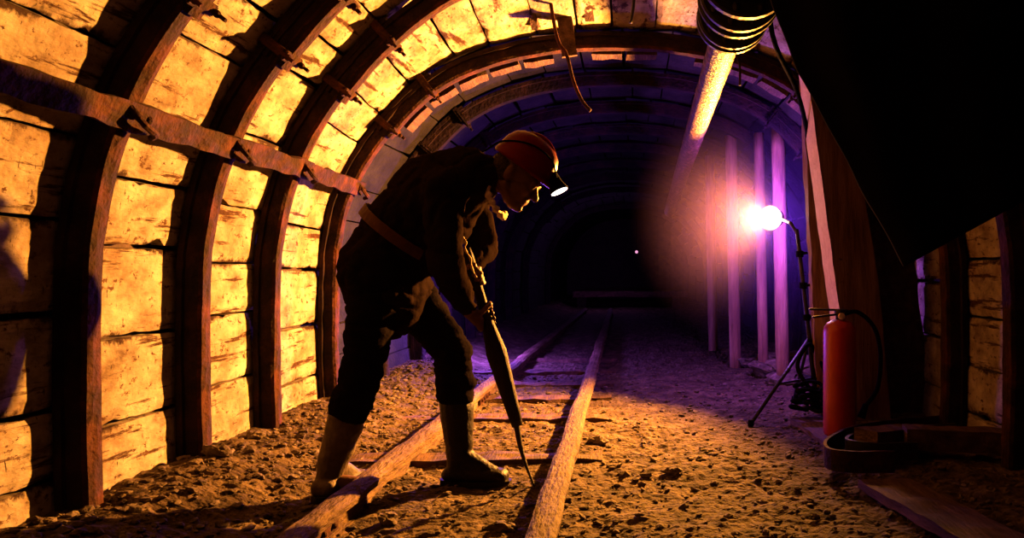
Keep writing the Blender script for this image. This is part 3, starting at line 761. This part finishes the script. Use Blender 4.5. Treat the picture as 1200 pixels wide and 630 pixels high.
boot(lk, la, (1, -.08, 0), M_boot2, 'dark rubber boot')
# belt, torn pale lining, helmet, head lamp
bm = bmesh.new(); d = (che-pel).normalized(); cbelt = pel.lerp(wai, .95); u, v = Vector((0, 1, 0)), d.cross(Vector((0, 1, 0))).normalized()
ring = []
for k in range(40):
    a = 2*PI*k/40; c_, s_ = math.cos(a), math.sin(a)
    for rr, hh in ((.166, -.02), (.172, -.02), (.172, .02), (.166, .02)): ring.append(bm.verts.new(cbelt+(u*c_+v*s_)*(rr*.985)+d*hh))
for k in range(40):
    for j in range(4):
        a, b = k*4+j, k*4+(j+1) % 4; c2, d2 = ((k+1) % 40)*4+(j+1) % 4, ((k+1) % 40)*4+j; bm.faces.new((ring[a], ring[b], ring[c2], ring[d2]))
obj('belt', bm, M_belt, man)
bm = bmesh.new(); tube(bm, bezier([at(541, 277, 2.80), at(546, 283, 2.80), at(545, 292, 2.795), at(551, 302, 2.795), at(553, 314, 2.80), at(558, 325, 2.81)], 6), [.0035+.0015*math.sin(i*1.1) for i in range(31)], 7)
obj('torn_lining', bm, M_scarf, man, True)
bm = bmesh.new(); tube(bm, bezier([H(-.05, -.07, -.10), H(-.01, -.078, -.13), H(.03, -.06, -.15), H(.05, 0, -.16), H(.03, .06, -.15)], 6), [.012+.004*math.sin(i*1.7) for i in range(25)], 8)
obj('pale_collar', bm, M_scarf, man, True)
bm = bmesh.new(); ell(bm, H(-.035, 0, -.005), (.082, .080, .075), HR, 16); obj('hair', bm, M_hair, man, True)
hc = H(-.005, 0, .028)
bm = bmesh.new(); n = 36; R_ = []
def hp(r, z, a):
    x = math.cos(a); ry = .098; rx = .124
    return HM @ Vector((-.003+rx*r*x, ry*r*math.sin(a), .030+z))
prf = [(.93, .0), (1.0, .0), (1.03, .012), (1.0, .022), (.985, .045), (.93, .075), (.80, .105), (.60, .124), (.32, .135), (.05, .138)]
for r, z in prf: R_.append([bm.verts.new(hp(r*(1+(.10 if (r > .99 and z < .02 and math.cos(2*PI*k/n) > .2) else 0)*math.cos(2*PI*k/n)), z, 2*PI*k/n)) for k in range(n)])
for r0, r1 in zip(R_, R_[1:]):
    for k in range(n): bm.faces.new((r0[k], r0[(k+1) % n], r1[(k+1) % n], r1[k]))
bm.faces.new(R_[-1]); bm.faces.new(R_[0][::-1])
he = obj('helmet', bm, M_helm, man, True)
bm = bmesh.new(); tube(bm, [H(-.12*math.cos(t_), 0, .030+.143*math.sin(t_)) for t_ in [math.radians(x) for x in range(20, 165, 8)]], .008, 8)
o = obj('ridge', bm, M_helm, he, True)
bm = bmesh.new(); LM = HM @ Matrix.Translation((.140, 0, .060)) @ Matrix.Rotation(math.radians(118), 4, 'Y')
lathe(bm, [(.014, -.045), (.022, -.035), (.026, 0), (.036, .028), (.036, .034)], LM, 24); box(bm, LM @ Vector((-.0, 0, -.02)), (.05, .03, .03), HR, .004)
hl = obj('head_lamp', bm, M_black, he, True)
bm = bmesh.new(); lathe(bm, [(.033, .030), (.033, .0365), (.02, .039)], LM, 24); o = obj('head_lamp_lens', bm, M_lens, he)
bm = bmesh.new(); tube(bm, bezier([H(.135, -.02, .08), H(.09, -.07, .12), H(.0, -.09, .12), H(-.10, -.07, .07), H(-.15, -.03, .0), H(-.19, -.04, -.05)], 8), .004, 6)
o = obj('lamp_cord', bm, M_black, he, True)

# long pick held by both hands
t = thing('long_pick', 'dark long pick with pointed steel tip held by the bent person', 'pick', te)
bm = bmesh.new(); k1 = tb.lerp(te, .33); k2 = tb.lerp(te, .70)
tube(bm, [tb-ha*.03]+[tb.lerp(k2, i/12) for i in range(13)], [.016, .019]+[lerp(.019, .020, smooth(i/5)) if i < 5 else lerp(.024, .040, smooth((i-5)/2)) if i < 7 else lerp(.040, .024, (i-7)/5) for i in range(1, 13)], 14)
obj('handle', bm, M_handle, t, True)
bm = bmesh.new(); tube(bm, [k2-ha*.03, k2+ha*.02], [.024, .022], 14); obj('ferrule', bm, M_dsteel, t, True)
bm = bmesh.new(); side = Vector((1, 0, .3)); side -= ha*side.dot(ha); side.normalize()
tube(bm, [k2.lerp(te, i/14)+side*(-.012*math.sin(PI*i/14)) for i in range(15)], [lerp(.019, .004, (i/14)**1.1) for i in range(15)], 12, sq=.7); obj('steel_point', bm, M_dsteel, t, True)

# ------------------------------------------------------------------ haze added as the lamp's glow, violet put into its colour
bm = bmesh.new(); box(bm, (.70, 5.0, 1.17), (1.5, 1.9, 1.9))
m = bpy.data.materials.new('glow_haze'); m.use_nodes = True; nt = m.node_tree; nt.nodes.clear()
o_ = nt.nodes.new('ShaderNodeOutputMaterial'); v_ = nt.nodes.new('ShaderNodeVolumeScatter'); 

tc = nt.nodes.new('ShaderNodeTexCoord'); vd = nt.nodes.new('ShaderNodeVectorMath'); vd.operation = 'DISTANCE'; vd.inputs[1].default_value = LAMP
nt.links.new(tc.outputs['Object'], vd.inputs[0]); mr = nt.nodes.new('ShaderNodeMapRange'); mr.interpolation_type = 'SMOOTHSTEP'
for i_, x_ in ((1, 0), (2, .95), (3, .045), (4, 0)): mr.inputs[i_].default_value = x_
nt.links.new(vd.outputs['Value'], mr.inputs[0]); nt.links.new(mr.outputs[0], v_.inputs['Density'])
v_.inputs['Color'].default_value = (.5, .3, 1, 1); nt.links.new(v_.outputs[0], o_.inputs['Volume'])
tag(obj('glow_haze', bm, m), 'thin haze added for the violet glow around the lamp', 'haze', kind='stuff')
